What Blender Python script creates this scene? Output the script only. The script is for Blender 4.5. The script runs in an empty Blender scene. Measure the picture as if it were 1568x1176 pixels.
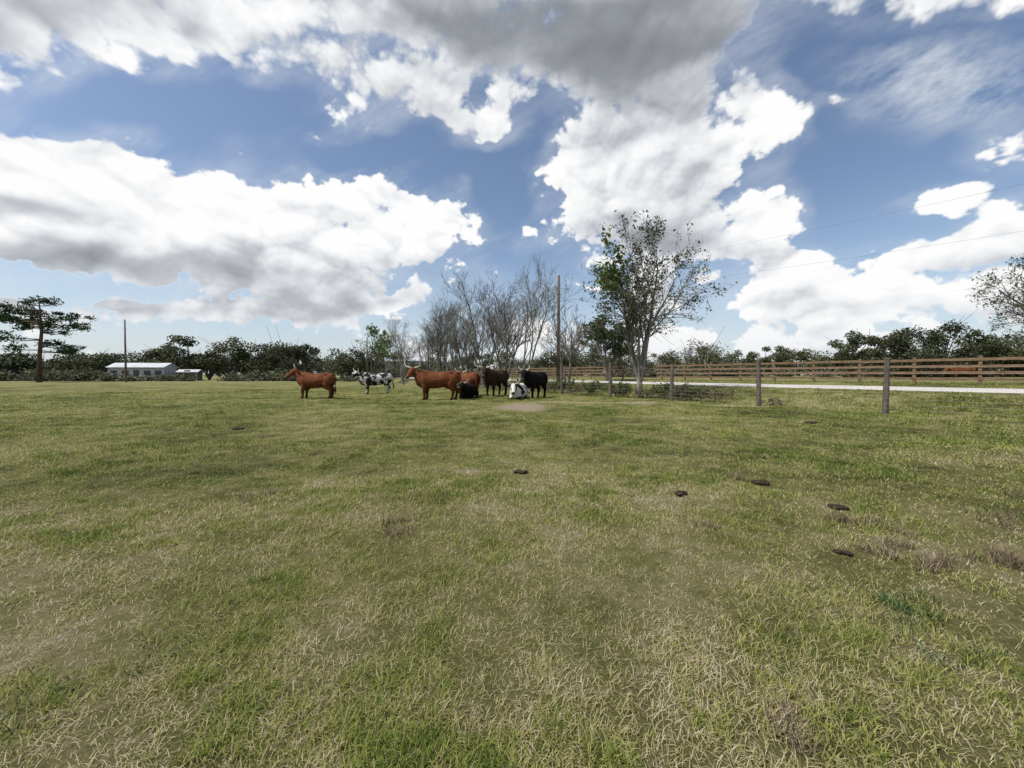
import bpy, math, random
import numpy as np
from mathutils import Vector, noise as mnoise

PI = math.pi
scene = bpy.context.scene
scene.view_settings.view_transform = 'Standard'
scene.view_settings.look = 'None'
scene.view_settings.exposure = 0

# ------------------------------------------------------------------ numpy gradient noise
_r = np.random.default_rng(1234)
_P = np.concatenate([_r.permutation(256)] * 2).astype(np.int32)
_G = _r.normal(size=(256, 3)); _G = (_G / np.linalg.norm(_G, axis=1)[:, None]).astype(np.float32)


def perlin(x, y, z):
    x = np.asarray(x, np.float32); y = np.asarray(y, np.float32); z = np.asarray(z, np.float32)
    xi = np.floor(x); yi = np.floor(y); zi = np.floor(z)
    fx, fy, fz = x - xi, y - yi, z - zi
    xi = xi.astype(np.int32) & 255; yi = yi.astype(np.int32) & 255; zi = zi.astype(np.int32) & 255
    u = fx * fx * fx * (fx * (fx * 6 - 15) + 10); v = fy * fy * fy * (fy * (fy * 6 - 15) + 10); w = fz * fz * fz * (fz * (fz * 6 - 15) + 10)
    res = 0
    for i in (0, 1):
        a = _P[(xi + i) & 255]; wx = u if i else 1 - u
        for j in (0, 1):
            b = _P[(a + yi + j) & 255]; wy = v if j else 1 - v
            for k in (0, 1):
                g = _G[_P[(b + zi + k) & 255]]; wz = w if k else 1 - w
                res = res + wx * wy * wz * (g[..., 0] * (fx - i) + g[..., 1] * (fy - j) + g[..., 2] * (fz - k))
    return res


def fbm(x, y, z, scale, octv, rough=.5, billow=False, off=0.0, start=0):
    amp = 1.0; tot = 0; s = scale
    for o in range(octv):
        if o >= start:
            n = perlin(x * s + off + o * 17.3, y * s + off * .7 + o * 5.1, z * s + off * 1.3 - o * 9.7)
            if billow: n = np.abs(n) - .22
            tot = tot + n * amp
        amp *= rough; s *= 2.03
    return tot


# ------------------------------------------------------------------ terrain
PHI = math.radians(34)
NX, NY = math.cos(PHI), math.sin(PHI)      # across the lane
TX, TY = -NY, NX                           # along the lane


def sstep(a, b, x):
    t = np.clip((np.asarray(x) - a) / (b - a), 0, 1)
    return t * t * (3 - 2 * t)


def gh(x, y):
    x = np.asarray(x, float); y = np.asarray(y, float)
    s = x * NX + y * NY
    z = 0.57 * sstep(17.6, 22.0, s) - 0.10 * np.exp(-((s - 18.6) / 1.0) ** 2)
    z = z + 0.15 * sstep(29.6, 31.6, s)
    near = 1 - sstep(16.0, 18.0, s)
    z = z + near * 0.018 * (np.sin(x * 1.3 + 0.7 * y) + np.sin(y * 1.7 - 0.5 * x + 1.0))
    return z


# ------------------------------------------------------------------ mesh helpers
class MB:
    def __init__(self):
        self.v = []; self.f = []

    def add(self, vs, fs):
        o = len(self.v)
        self.v.extend([tuple(p) for p in vs])
        self.f.extend([tuple(i + o for i in f) for f in fs])

    def loft(self, pts, rw, rh, sides=8, ref=(0, 1, 0), cap=True):
        pts = np.array(pts, float)
        n = len(pts)
        rw = np.broadcast_to(np.array(rw, float), (n,)); rh = np.broadcast_to(np.array(rh, float), (n,))
        tan = np.zeros_like(pts)
        tan[1:-1] = pts[2:] - pts[:-2]; tan[0] = pts[1] - pts[0]; tan[-1] = pts[-1] - pts[-2]
        tan /= np.linalg.norm(tan, axis=1)[:, None] + 1e-9
        ref = np.array(ref, float)
        side = ref[None, :] - (tan @ ref)[:, None] * tan
        side /= np.linalg.norm(side, axis=1)[:, None] + 1e-9
        up = np.cross(tan, side)
        a = np.arange(sides) * 2 * PI / sides
        ca, sa = np.cos(a), np.sin(a)
        ring = pts[:, None, :] + side[:, None, :] * (ca[None, :, None] * rw[:, None, None]) + up[:, None, :] * (sa[None, :, None] * rh[:, None, None])
        vs = ring.reshape(-1, 3).tolist()
        fs = []
        for i in range(n - 1):
            for j in range(sides):
                k = (j + 1) % sides
                fs.append((i * sides + j, i * sides + k, (i + 1) * sides + k, (i + 1) * sides + j))
        if cap:
            fs.append(tuple(range(sides))[::-1]); fs.append(tuple((n - 1) * sides + j for j in range(sides)))
        self.add(vs, fs)

    def box(self, c, s, rot=0.0):
        cx, cy, cz = c; a, b, h = s[0] / 2, s[1] / 2, s[2] / 2
        cr, sr = math.cos(rot), math.sin(rot)
        vs = []
        for dz in (-h, h):
            for dx, dy in ((-a, -b), (a, -b), (a, b), (-a, b)):
                vs.append((cx + dx * cr - dy * sr, cy + dx * sr + dy * cr, cz + dz))
        self.add(vs, [(3, 2, 1, 0), (4, 5, 6, 7), (0, 1, 5, 4), (1, 2, 6, 5), (2, 3, 7, 6), (3, 0, 4, 7)])

    def ball(self, c, r, seg=12, rings=8):
        vs = []; fs = []
        for i in range(rings + 1):
            th = PI * i / rings
            for j in range(seg):
                ph = 2 * PI * j / seg
                vs.append((c[0] + r[0] * math.sin(th) * math.cos(ph), c[1] + r[1] * math.sin(th) * math.sin(ph), c[2] + r[2] * math.cos(th)))
        for i in range(rings):
            for j in range(seg):
                k = (j + 1) % seg
                fs.append((i * seg + j, (i + 1) * seg + j, (i + 1) * seg + k, i * seg + k))
        self.add(vs, fs)

    def obj(self, name, mat, parent=None, smooth=False):
        me = bpy.data.meshes.new(name)
        me.from_pydata(self.v, [], self.f)
        me.update()
        if smooth:
            me.polygons.foreach_set('use_smooth', [True] * len(me.polygons))
        ob = bpy.data.objects.new(name, me)
        scene.collection.objects.link(ob)
        if mat: me.materials.append(mat)
        if parent: ob.parent = parent
        return ob


def empty(name, loc=(0, 0, 0), rotz=0.0):
    e = bpy.data.objects.new(name, None)
    e.empty_display_size = 0.3
    scene.collection.objects.link(e)
    e.location = loc; e.rotation_euler = (0, 0, rotz)
    return e


def fast_mesh(name, verts, loops, starts, mat, attrs=None, parent=None):
    me = bpy.data.meshes.new(name)
    me.vertices.add(len(verts)); me.vertices.foreach_set('co', verts.astype(np.float32).ravel())
    me.loops.add(len(loops)); me.loops.foreach_set('vertex_index', loops.astype(np.int32))
    me.polygons.add(len(starts)); me.polygons.foreach_set('loop_start', starts.astype(np.int32))
    me.update(calc_edges=True)
    if attrs:
        for k, v in attrs.items():
            a = me.attributes.new(k, 'FLOAT', 'POINT'); a.data.foreach_set('value', v.astype(np.float32))
    me.materials.append(mat)
    ob = bpy.data.objects.new(name, me); scene.collection.objects.link(ob)
    if parent: ob.parent = parent
    return ob


def leaf_quads(name, C, size, mat, rng, parent=None, aspect=1.6, flat=0.0, rnd=None):
    """cloud of small leaf faces (rhombus)"""
    C = np.asarray(C, float); n = len(C)
    a = rng.normal(size=(n, 3)); a[:, 2] *= (1 - flat); a /= np.linalg.norm(a, axis=1)[:, None]
    b = rng.normal(size=(n, 3)); b -= (b * a).sum(1)[:, None] * a; b /= np.linalg.norm(b, axis=1)[:, None]
    s = (np.asarray(size) * rng.uniform(.6, 1.4, n))[:, None]
    V = np.stack([C - a * s * aspect / 2, C - b * s / 2, C + a * s * aspect / 2, C + b * s / 2], 1).reshape(-1, 3)
    r = rng.uniform(0, 1, n) if rnd is None else rnd
    return fast_mesh(name, V, np.arange(4 * n), np.arange(n) * 4, mat, {'rnd': np.repeat(r, 4)}, parent)


# ------------------------------------------------------------------ node helpers
class S:
    def __init__(s, nt, o): s.nt = nt; s.o = o

    def _m(s, op, *args, clamp=False):
        n = s.nt.nodes.new('ShaderNodeMath'); n.operation = op; n.use_clamp = clamp
        for i, a in enumerate((s,) + args):
            if isinstance(a, S): s.nt.links.new(a.o, n.inputs[i])
            else: n.inputs[i].default_value = a
        return S(s.nt, n.outputs[0])

    def __add__(s, b): return s._m('ADD', b)
    def __radd__(s, b): return s._m('ADD', b)
    def __sub__(s, b): return s._m('SUBTRACT', b)
    def __rsub__(s, b): return s._m('MULTIPLY_ADD', -1.0, b)
    def __mul__(s, b): return s._m('MULTIPLY', b)
    def __rmul__(s, b): return s._m('MULTIPLY', b)
    def max(s, b): return s._m('MAXIMUM', b)

    def sst(s, a, b):
        n = s.nt.nodes.new('ShaderNodeMapRange'); n.interpolation_type = 'SMOOTHSTEP'
        s.nt.links.new(s.o, n.inputs['Value'])
        n.inputs['From Min'].default_value = a; n.inputs['From Max'].default_value = b
        return S(s.nt, n.outputs[0])


def vmath(nt, op, a, b=None, c=None, out=0):
    n = nt.nodes.new('ShaderNodeVectorMath'); n.operation = op
    for i, x in enumerate((a, b, c)):
        if x is None: continue
        if isinstance(x, (tuple, list)): n.inputs[i].default_value = x
        else: nt.links.new(x, n.inputs[i])
    return n.outputs[out]


def nnoise(nt, vec, scale, detail=4, rough=.5, dist=0.0, color=False):
    n = nt.nodes.new('ShaderNodeTexNoise')
    n.inputs['Scale'].default_value = scale; n.inputs['Detail'].default_value = detail
    n.inputs['Roughness'].default_value = rough; n.inputs['Distortion'].default_value = dist
    if vec is not None: nt.links.new(vec, n.inputs['Vector'])
    return n.outputs['Color'] if color else S(nt, n.outputs['Fac'])


def mixc(nt, f, a, b):
    n = nt.nodes.new('ShaderNodeMix'); n.data_type = 'RGBA'
    if isinstance(f, S): nt.links.new(f.o, n.inputs[0])
    else: n.inputs[0].default_value = f
    for i, x in ((6, a), (7, b)):
        if isinstance(x, (tuple, list)): n.inputs[i].default_value = tuple(x) + (1,) if len(x) == 3 else x
        else: nt.links.new(x, n.inputs[i])
    return n.outputs[2]


def ramp(nt, f, stops):
    n = nt.nodes.new('ShaderNodeValToRGB')
    cr = n.color_ramp
    while len(cr.elements) < len(stops): cr.elements.new(0.5)
    for e, (p, c) in zip(cr.elements, stops):
        e.position = p; e.color = tuple(c) + (1,)
    nt.links.new(f.o if isinstance(f, S) else f, n.inputs[0])
    return n.outputs[0]


def newmat(name, rough=.85, spec=.2):
    m = bpy.data.materials.new(name); m.use_nodes = True
    nt = m.node_tree
    b = nt.nodes['Principled BSDF']
    b.inputs['Roughness'].default_value = rough
    b.inputs['Specular IOR Level'].default_value = spec
    return m, nt, b


def simple(name, c1, c2, scale=8, rough=.85, spec=.2, detail=5, stretch=(1, 1, 1), bump=0.0, bscale=None):
    m, nt, b = newmat(name, rough, spec)
    tc = nt.nodes.new('ShaderNodeTexCoord').outputs['Object']
    v = vmath(nt, 'MULTIPLY', tc, stretch)
    f = nnoise(nt, v, scale, detail, .6).sst(.3, .7)
    nt.links.new(mixc(nt, f, c1, c2), b.inputs['Base Color'])
    if bump:
        bn = nt.nodes.new('ShaderNodeBump'); bn.inputs['Strength'].default_value = bump; bn.inputs['Distance'].default_value = .02
        nt.links.new(nnoise(nt, v, bscale or scale * 3, 6, .6).o, bn.inputs['Height']); nt.links.new(bn.outputs[0], b.inputs['Normal'])
    return m


GR = [(0.0, (.064, .102, .017)), (.18, (.140, .192, .030)), (.36, (.232, .268, .052)), (.54, (.318, .304, .096)),
      (.78, (.395, .345, .180)), (1.0, (.54, .48, .325))]


def patch_field(nt):
    pos = nt.nodes.new('ShaderNodeNewGeometry').outputs['Position']
    a = nnoise(nt, pos, .28, 2, .55)
    b = nnoise(nt, pos, 1.9, 3, .6)
    c = nnoise(nt, pos, 7.0, 3, .6)
    sx = nt.nodes.new('ShaderNodeSeparateXYZ'); nt.links.new(pos, sx.inputs[0])
    y = S(nt, sx.outputs[1]); x = S(nt, sx.outputs[0])
    r = (x * x + y * y)._m('SQRT')
    nearDry = 1 - r.sst(1.3, 9.0)
    p = a * .85 + b * .85 + c * .45 - 1.075 + nearDry * .17

    def spot(cx, cy, rx, ry, n):
        dx = (x - cx) * (1 / rx); dy = (y - cy) * (1 / ry)
        d = (dx * dx + dy * dy)._m('SQRT') + (n - .5) * 1.6
        return 1 - d.sst(.5, 1.3)
    sp = spot(.35, 14.9, 1.15, 1.8, b)
    sp = sp.max(spot(-.55, 4.9, .17, .15, b)).max(spot(2.7, 17.0, 1.9, .8, b)).max(spot(5.2, 16.8, 1.3, .6, b)).max(spot(9.0, 15.2, 1.3, .6, b))
    dryfar = r.sst(60, 85)
    return pos, p, sp, dryfar


# blades
mat_blade, nt, bsdf = newmat('grass_blades', .7, .25)
pos, p, sp, dryfar = patch_field(nt)
at = nt.nodes.new('ShaderNodeAttribute'); at.attribute_name = 'rnd'
rn = S(nt, at.outputs['Fac'])
col = ramp(nt, (rn * .84 + p * 1.25 + sp * .5 + .045), GR)
nt.links.new(col, bsdf.inputs['Base Color'])
tr = nt.nodes.new('ShaderNodeBsdfTranslucent'); nt.links.new(col, tr.inputs[0])
ms = nt.nodes.new('ShaderNodeMixShader'); ms.inputs[0].default_value = .3
nt.links.new(bsdf.outputs[0], ms.inputs[1]); nt.links.new(tr.outputs[0], ms.inputs[2])
nt.links.new(ms.outputs[0], nt.nodes['Material Output'].inputs[0])

# ground
mat_ground, nt, bsdf = newmat('pasture_ground', .95, .1)
pos, p, sp, dryfar = patch_field(nt)
f1 = nnoise(nt, pos, 12, 5, .75)
f2 = nnoise(nt, pos, 110, 4, .8, 2.0)
f3 = nnoise(nt, pos, 1.1, 5, .65)
val = f1 * .6 + f2 * 1.5 + f3 * .4 - .84 + p * 1.1
gcol = ramp(nt, val, [(0, (.024, .022, .012)), (.22, (.080, .080, .028)), (.45, (.158, .160, .052)), (.65, (.23, .208, .090)), (.82, (.31, .270, .15)), (1, (.41, .36, .24))])
soil = mixc(nt, f1, (.14, .105, .07), (.40, .33, .25))
gcol = mixc(nt, sp, gcol, soil)
gcol = mixc(nt, dryfar * .6, gcol, (.19, .18, .08))
nt.links.new(gcol, bsdf.inputs['Base Color'])
bn = nt.nodes.new('ShaderNodeBump'); bn.inputs['Strength'].default_value = 1.0; bn.inputs['Distance'].default_value = .04
nt.links.new((f1 * .7 + f2 * .7).o, bn.inputs['Height']); nt.links.new(bn.outputs[0], bsdf.inputs['Normal'])

# ------------------------------------------------------------------ ground sheet
def axis(lo, hi, step, far, n):
    core = np.arange(lo, hi + 1e-6, step)
    k = np.linspace(0, 1, n + 1)[1:]
    out = (np.exp(k * 6) - 1) / (math.exp(6) - 1) * far
    return np.concatenate([(lo - out)[::-1], core, hi + out])

sv = axis(-24, 40, .5, 3500, 30)
tv = axis(-24, 70, 1.0, 3500, 30)
SS, TT = np.meshgrid(sv, tv, indexing='ij')
GX = SS * NX + TT * TX; GY = SS * NY + TT * TY
GZ = gh(GX, GY)
ns, ntt = SS.shape
idx = np.arange(ns * ntt).reshape(ns, ntt)
q = np.stack([idx[:-1, :-1], idx[1:, :-1], idx[1:, 1:], idx[:-1, 1:]], -1).reshape(-1)
g = fast_mesh('ground', np.stack([GX, GY, GZ], -1).reshape(-1, 3), q, np.arange(len(q) // 4) * 4, mat_ground)
g.data.polygons.foreach_set('use_smooth', [True] * len(g.data.polygons))

# lane (gravel road)
mat_road, nt, bsdf = newmat('gravel', .95, .1)
pos = nt.nodes.new('ShaderNodeNewGeometry').outputs['Position']
f = nnoise(nt, pos, 25, 5, .7); f2 = nnoise(nt, pos, .8, 4, .6)
nt.links.new(ramp(nt, f * .6 + f2 * .4, [(.3, (.28, .265, .24)), (.5, (.46, .44, .41)), (.7, (.58, .56, .53))]), bsdf.inputs['Base Color'])
rs = np.array([22.3, 23.4, 25.9, 28.2, 29.3]); rt = np.arange(-80, 300, 1.5)
rng = np.random.default_rng(5)
RV = []
for t in rt:
    for i, s in enumerate(rs):
        ss = s + (rng.normal() * .12 if i in (0, 4) else 0)
        z = .574 + (.04 if i == 2 else .022 if i in (1, 3) else .004)
        RV.append((ss * NX + t * TX, ss * NY + t * TY, z))
RV = np.array(RV); m = len(rs)
ix = np.arange(len(RV)).reshape(-1, m)
q = np.stack([ix[:-1, :-1], ix[:-1, 1:], ix[1:, 1:], ix[1:, :-1]], -1).reshape(-1)
fast_mesh('gravel_road', RV, q, np.arange(len(q) // 4) * 4, mat_road)


# ------------------------------------------------------------------ grass blades
def blades(name, X, Y, L, W, lean, rnd, rng, mat, z=None):
    n = len(X)
    Z = gh(X, Y) if z is None else z
    base = np.stack([X, Y, Z - .004], -1)
    az = rng.uniform(0, 2 * PI, n)
    ld = np.stack([np.cos(az), np.sin(az), np.zeros(n)], -1)
    wa = az + PI / 2 + rng.normal(0, .5, n)
    wd = np.stack([np.cos(wa), np.sin(wa), np.zeros(n)], -1) * W[:, None]
    up = np.array([0, 0, 1.0])
    th1 = lean * .75; th2 = np.minimum(lean * 1.25, 1.62)
    mid = base + (ld * np.sin(th1)[:, None] + up * np.cos(th1)[:, None]) * (L * .55)[:, None]
    tip = mid + (ld * np.sin(th2)[:, None] + up * np.cos(th2)[:, None]) * (L * .45)[:, None]
    tip[:, 2] = np.maximum(tip[:, 2], Z + .004)
    V = np.stack([base - wd * .5, base + wd * .5, mid + wd * .42, mid - wd * .42, tip], 1).reshape(-1, 3)
    o = (np.arange(n) * 5)[:, None]
    loops = (o + np.array([0, 1, 2, 3, 3, 2, 4])[None]).ravel()
    st = ((np.arange(n) * 7)[:, None] + np.array([0, 4])[None]).ravel()
    return fast_mesh(name, V, loops, st, mat, {'rnd': np.repeat(rnd, 5)})

DUNG = [(.11, 4.86, .095), (1.77, 4.0, .075), (2.8, 4.3, .12), (3.06, 3.57, .07), (2.37, 2.72, .05), (-6.3, 8.8, .13), (7.6, 9.8, .15)]
rng = np.random.default_rng(11)
rr = np.linspace(.8, 38, 3000)
rho = np.where(rr < 1.6, 6000, 6000 * (1.6 / rr) ** 1.55)
pdf = rho * rr; cdf = np.cumsum(pdf); cdf /= cdf[-1]
NB = 980000
NC = 120000
rc = np.interp(rng.uniform(0, 1, NC), cdf, rr); ac = rng.uniform(-1.15, 1.15, NC)
cx, cy = rc * np.sin(ac), rc * np.cos(ac)
ci = rng.integers(0, NC, NB)
jit = .018 * np.maximum(1, rc[ci] / 2.5)
x = cx[ci] + rng.normal(0, 1, NB) * jit; y = cy[ci] + rng.normal(0, 1, NB) * jit
free = rng.uniform(0, 1, NB) < .4
rf = np.interp(rng.uniform(0, 1, NB), cdf, rr); af = rng.uniform(-1.15, 1.15, NB)
x = np.where(free, rf * np.sin(af), x); y = np.where(free, rf * np.cos(af), y)
s = x * NX + y * NY
onroad = (s > 22.2) & (s < 29.5)
dirt = (((x - .35) / 1.05) ** 2 + ((y - 14.9) / 1.7) ** 2 < rng.uniform(.4, 1.3, NB)) & (rng.uniform(0, 1, NB) < .9)
for (a, b, c) in DUNG:
    dirt = dirt | ((x - a) ** 2 + ((y - b + c * .35) * .8) ** 2 < (c * 1.05) ** 2)
zero = np.zeros(NB)
pn = .9 * fbm(x, y, zero, .8, 4, .6) + .9 * fbm(x, y, zero + 3, 3.6, 3, .65)      # lushness
thin = rng.uniform(0, 1, NB) > np.clip(.70 + pn * 1.15, .30, 1.0)
keep = ~onroad & ~dirt & ~thin
x, y, s, pn = x[keep], y[keep], s[keep], pn[keep]; cl = ci[keep]; n = len(x)
r = np.hypot(x, y)
ctall = rng.uniform(.5, 1.3, NC)[cl] * np.clip(1 + pn * .8, .65, 1.45)
crnd = rng.uniform(0, 1, NC)[cl]
rnd = np.clip(.5 * crnd + .5 * rng.uniform(0, 1, n) - pn * .45, 0, 1)
rnd = np.clip((rnd - .5) * 1.4 + .5, 0, 1)
straw = rng.uniform(0, 1, n) < np.clip(.40 - pn * .6, .06, .78) * (1 - .5 * sstep(3, 12, r))
rnd = np.where(straw, rng.uniform(.58, 1.0, n), rnd * .82)
L = rng.uniform(.022, .052, n) * ctall * np.maximum(1, r / 5) ** .15
L = np.where(straw, rng.uniform(.022, .066, n), L)
rough = sstep(17.3, 18.6, s) * (1 - sstep(19.5, 22, s))
L = L * (1 + 1.2 * rough)
lean = np.where(straw, rng.uniform(.9, 1.55, n), rng.uniform(.45, 1.4, n))
W = rng.uniform(.0022, .0042, n) * np.maximum(1, r / 2.6) ** .85
W = np.where(straw, W * .66, W)
blades('grass', x, y, L, W, lean, rnd, rng, mat_blade)

mat_weed, nt, bsdf = newmat('weed_leaf', .6, .3)
at = nt.nodes.new('ShaderNodeAttribute'); at.attribute_name = 'rnd'
nt.links.new(ramp(nt, at.outputs['Fac'], [(0, (.03, .055, .014)), (.6, (.065, .10, .026)), (1, (.12, .16, .045))]), bsdf.inputs['Base Color'])
mat_dry, nt, bsdf = newmat('dry_weed', .8, .1)
at = nt.nodes.new('ShaderNodeAttribute'); at.attribute_name = 'rnd'
nt.links.new(ramp(nt, at.outputs['Fac'], [(0, (.06, .045, .03)), (.6, (.16, .125, .08)), (1, (.30, .25, .165))]), bsdf.inputs['Base Color'])


def tuft(name, cx, cy, rad, n, Lr, Wr, leanr, mat, seed):
    rg = np.random.default_rng(seed)
    k = 9
    kx = rg.normal(0, rad, k); ky = rg.normal(0, rad, k)
    i = rg.integers(0, k, n)
    X = cx + kx[i] + rg.normal(0, rad * .28, n); Y = cy + ky[i] + rg.normal(0, rad * .28, n)
    blades(name, X, Y, rg.uniform(*Lr, n), rg.uniform(*Wr, n), rg.uniform(*leanr, n), rg.uniform(0, 1, n), rg, mat)

for i, (a, b, rad, k) in enumerate([(2.20, 2.12, .10, 300), (2.0, 1.75, .10, 140), (-1.62, 1.72, .09, 60), (-1.85, 1.42, .10, 70)]):
    tuft('weed_clump', a, b, rad, k, (.04, .085), (.003, .007), (.5, 1.4), mat_weed, 40 + i)
for i, (a, b, rad, k) in enumerate([(2.75, 2.62, .13, 700), (3.3, 2.55, .13, 600), (3.0, 3.25, .12, 350), (-.85, 3.05, .09, 220), (.95, 1.3, .05, 90), (2.6, 4.6, .1, 150), (1.55, 3.2, .07, 120), (-2.6, 3.9, .1, 160), (5.2, 3.8, .12, 220), (-6.4, 9.2, .3, 300), (-4.3, 11.5, .25, 220), (3.6, 10.5, .25, 220), (7.5, 8.4, .25, 250), (4.2, 3.2, .15, 350)]):
    tuft('dry_grass_tuft', a, b, rad, k, (.05, .13), (.002, .005), (.3, 1.35), mat_dry, 70 + i)

# dung
mat_dung = simple('dung', (.018, .014, .010), (.06, .045, .03), 25, .9, .15, bump=.6)
def dung(cx, cy, rad, seed):
    rg = np.random.default_rng(seed); mb = MB()
    for k in range(7):
        a = rg.uniform(0, 2 * PI); d = rg.uniform(0, rad * .8)
        px, py = cx + d * math.cos(a), cy + d * math.sin(a)
        rr_ = rad * rg.uniform(.25, .55)
        b = MB(); b.ball((0, 0, 0), (1, 1, 1), 14, 9)
        vs = []
        for v in b.v:
            w = 1 + .45 * mnoise.noise(Vector(v) * 1.8 + Vector((seed, k, 0)))
            vs.append((px + v[0] * rr_ * w, py + v[1] * rr_ * w, float(gh(px, py)) + .018 + v[2] * rr_ * .42 * w))
        mb.add(vs, b.f)
    mb.obj('cow_dung', mat_dung, smooth=True)
for i, (a, b, c) in enumerate(DUNG):
    dung(a, b, c, i + 1)

# ------------------------------------------------------------------ trees
def tree(name, base, H, seed, bark, leafmat=None, stems=3, childs=(8, 7, 5), spread=.35, trop=.12, leafn=0, leafsize=.07,
         r0=.12, twig=.008, ang=(.4, .95), trunk_h=0.0, bias=None):
    rg = np.random.default_rng(seed)
    e = empty(name, base)
    mb = MB(); leaves = []
    maxl = len(childs)

    def branch(p, d, L, r, lev):
        nseg = 6 if lev == 0 else (4 if lev == 1 else 3)
        pts = [p]; dirs = []
        for i in range(nseg):
            d = d + rg.normal(0, .13 if lev else .08, 3) + np.array([0, 0, trop])
            if bias is not None and lev < 2: d = d + np.array(bias)
            d /= np.linalg.norm(d)
            p = p + d * L / nseg
            pts.append(p); dirs.append(d)
        rad = np.linspace(max(r, twig), max(r * .3, twig * .6), nseg + 1)
        mb.loft(pts, rad, rad, (7, 5, 4, 3)[min(lev, 3)], ref=(.31, .9, .3), cap=False)
        if lev < maxl:
            for k in range(childs[lev]):
                f = rg.uniform(.22 if lev else .3, 1.0)
                j = min(int(f * nseg), nseg - 1); fr = f * nseg - j
                q = pts[j] * (1 - fr) + pts[j + 1] * fr
                dd = dirs[j]
                side = rg.normal(size=3); side -= side.dot(dd) * dd; side /= np.linalg.norm(side)
                a = rg.uniform(*ang)
                nd = dd * math.cos(a) + side * math.sin(a)
                branch(q, nd, L * rg.uniform(.36, .64) * (1.25 - .6 * f), rad[j] * .55, lev + 1)
        if lev >= maxl - 1 and leafn:
            m_ = rg.poisson(leafn * (2.4 if rg.uniform() < .3 else .4))
            for k in range(m_):
                f = rg.uniform(.2, 1); j = min(int(f * nseg), nseg - 1)
                leaves.append(pts[j + 1] + rg.normal(0, .09, 3))

    if trunk_h > 0:
        mb.loft([(0, 0, -.1), (.02, 0, .12), (0, .02, trunk_h * .5), (0, 0, trunk_h + .1)], [r0 * 2.1, r0 * 1.6, r0 * 1.4, r0 * 1.3], [r0 * 2.1, r0 * 1.6, r0 * 1.4, r0 * 1.3], 9, ref=(1, 0, 0))
    for k in range(stems):
        a = 2 * PI * (k + rg.uniform(0, .6)) / stems
        sp = spread * rg.uniform(.5, 1.1)
        d = np.array([math.cos(a) * sp, math.sin(a) * sp, 1.0]); d /= np.linalg.norm(d)
        branch(np.array([math.cos(a) * r0 * .6, math.sin(a) * r0 * .6, max(trunk_h - .1, -.1)]), d, (H - trunk_h) * rg.uniform(.58, .86), r0 * rg.uniform(.7, 1), 0)
    mb.obj('limbs', bark, e, smooth=True)
    if leaves:
        leaf_quads('leaves', np.array(leaves), leafsize, leafmat, rg, e)
    return e

bark_pale = simple('bark_pale', (.085, .078, .066), (.24, .225, .20), 6, stretch=(1, 1, .35), bump=.5)
bark_grey = simple('bark_grey', (.055, .048, .040), (.145, .13, .11), 6, stretch=(1, 1, .35), bump=.5)
bark_pine = simple('bark_pine', (.05, .035, .026), (.12, .085, .062), 5, stretch=(1, 1, .3), bump=.6)


def leafmat(name, stops, trans=.25):
    m, nt, b = newmat(name, .65, .25)
    at = nt.nodes.new('ShaderNodeAttribute'); at.attribute_name = 'rnd'
    c = ramp(nt, at.outputs['Fac'], stops)
    nt.links.new(c, b.inputs['Base Color'])
    tr = nt.nodes.new('ShaderNodeBsdfTranslucent'); nt.links.new(c, tr.inputs[0])
    ms = nt.nodes.new('ShaderNodeMixShader'); ms.inputs[0].default_value = trans
    nt.links.new(b.outputs[0], ms.inputs[1]); nt.links.new(tr.outputs[0], ms.inputs[2])
    nt.links.new(ms.outputs[0], nt.nodes['Material Output'].inputs[0])
    return m

leaf_oak = leafmat('leaf_oak', [(0, (.025, .04, .015)), (.6, (.055, .075, .03)), (1, (.10, .12, .055))])
leaf_green = leafmat('leaf_green', [(0, (.05, .09, .015)), (.6, (.10, .16, .03)), (1, (.17, .24, .05))])
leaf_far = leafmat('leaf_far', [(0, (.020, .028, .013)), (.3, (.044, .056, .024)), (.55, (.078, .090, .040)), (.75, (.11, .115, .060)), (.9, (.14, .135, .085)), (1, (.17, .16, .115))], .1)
leaf_pine = leafmat('leaf_pine', [(0, (.014, .03, .012)), (.6, (.03, .06, .02)), (1, (.06, .10, .035))], .1)

def gz(x, y): return float(gh(x, y))

# main tree
mt = tree('oak_tree', (6.85, 20.7, gz(6.85, 20.7)), 9.0, 14, bark_pale, leaf_oak, stems=5, childs=(10, 7, 5), spread=.29, trop=.075, leafn=2.7, leafsize=.08, r0=.11, trunk_h=1.0, ang=(.45, 1.1), twig=.009, bias=(.014, 0, 0))
rg = np.random.default_rng(8)
mb = MB(); gl = []
for k in range(10):
    p0 = np.array([-.2, -.1, 3.8]); p1 = np.array([-1.75 + rg.normal(0, .38), -.5 + rg.normal(0, .4), 6.7 + rg.normal(0, .6)])
    mid = (p0 + p1) / 2 + rg.normal(0, .15, 3) + np.array([.1, 0, .2])
    mb.loft([p0, mid, p1], [.03, .02, .008], [.03, .02, .008], 4, cap=False)
    for j in range(110):
        f = rg.uniform(.55, 1.08)
        gl.append(mid * (1 - f) + p1 * f + rg.normal(0, .15, 3))
mb.obj('sprouting_limbs', bark_pale, mt)
leaf_quads('new_leaves', np.array(gl), .11, leaf_green, rg, mt)

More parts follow.
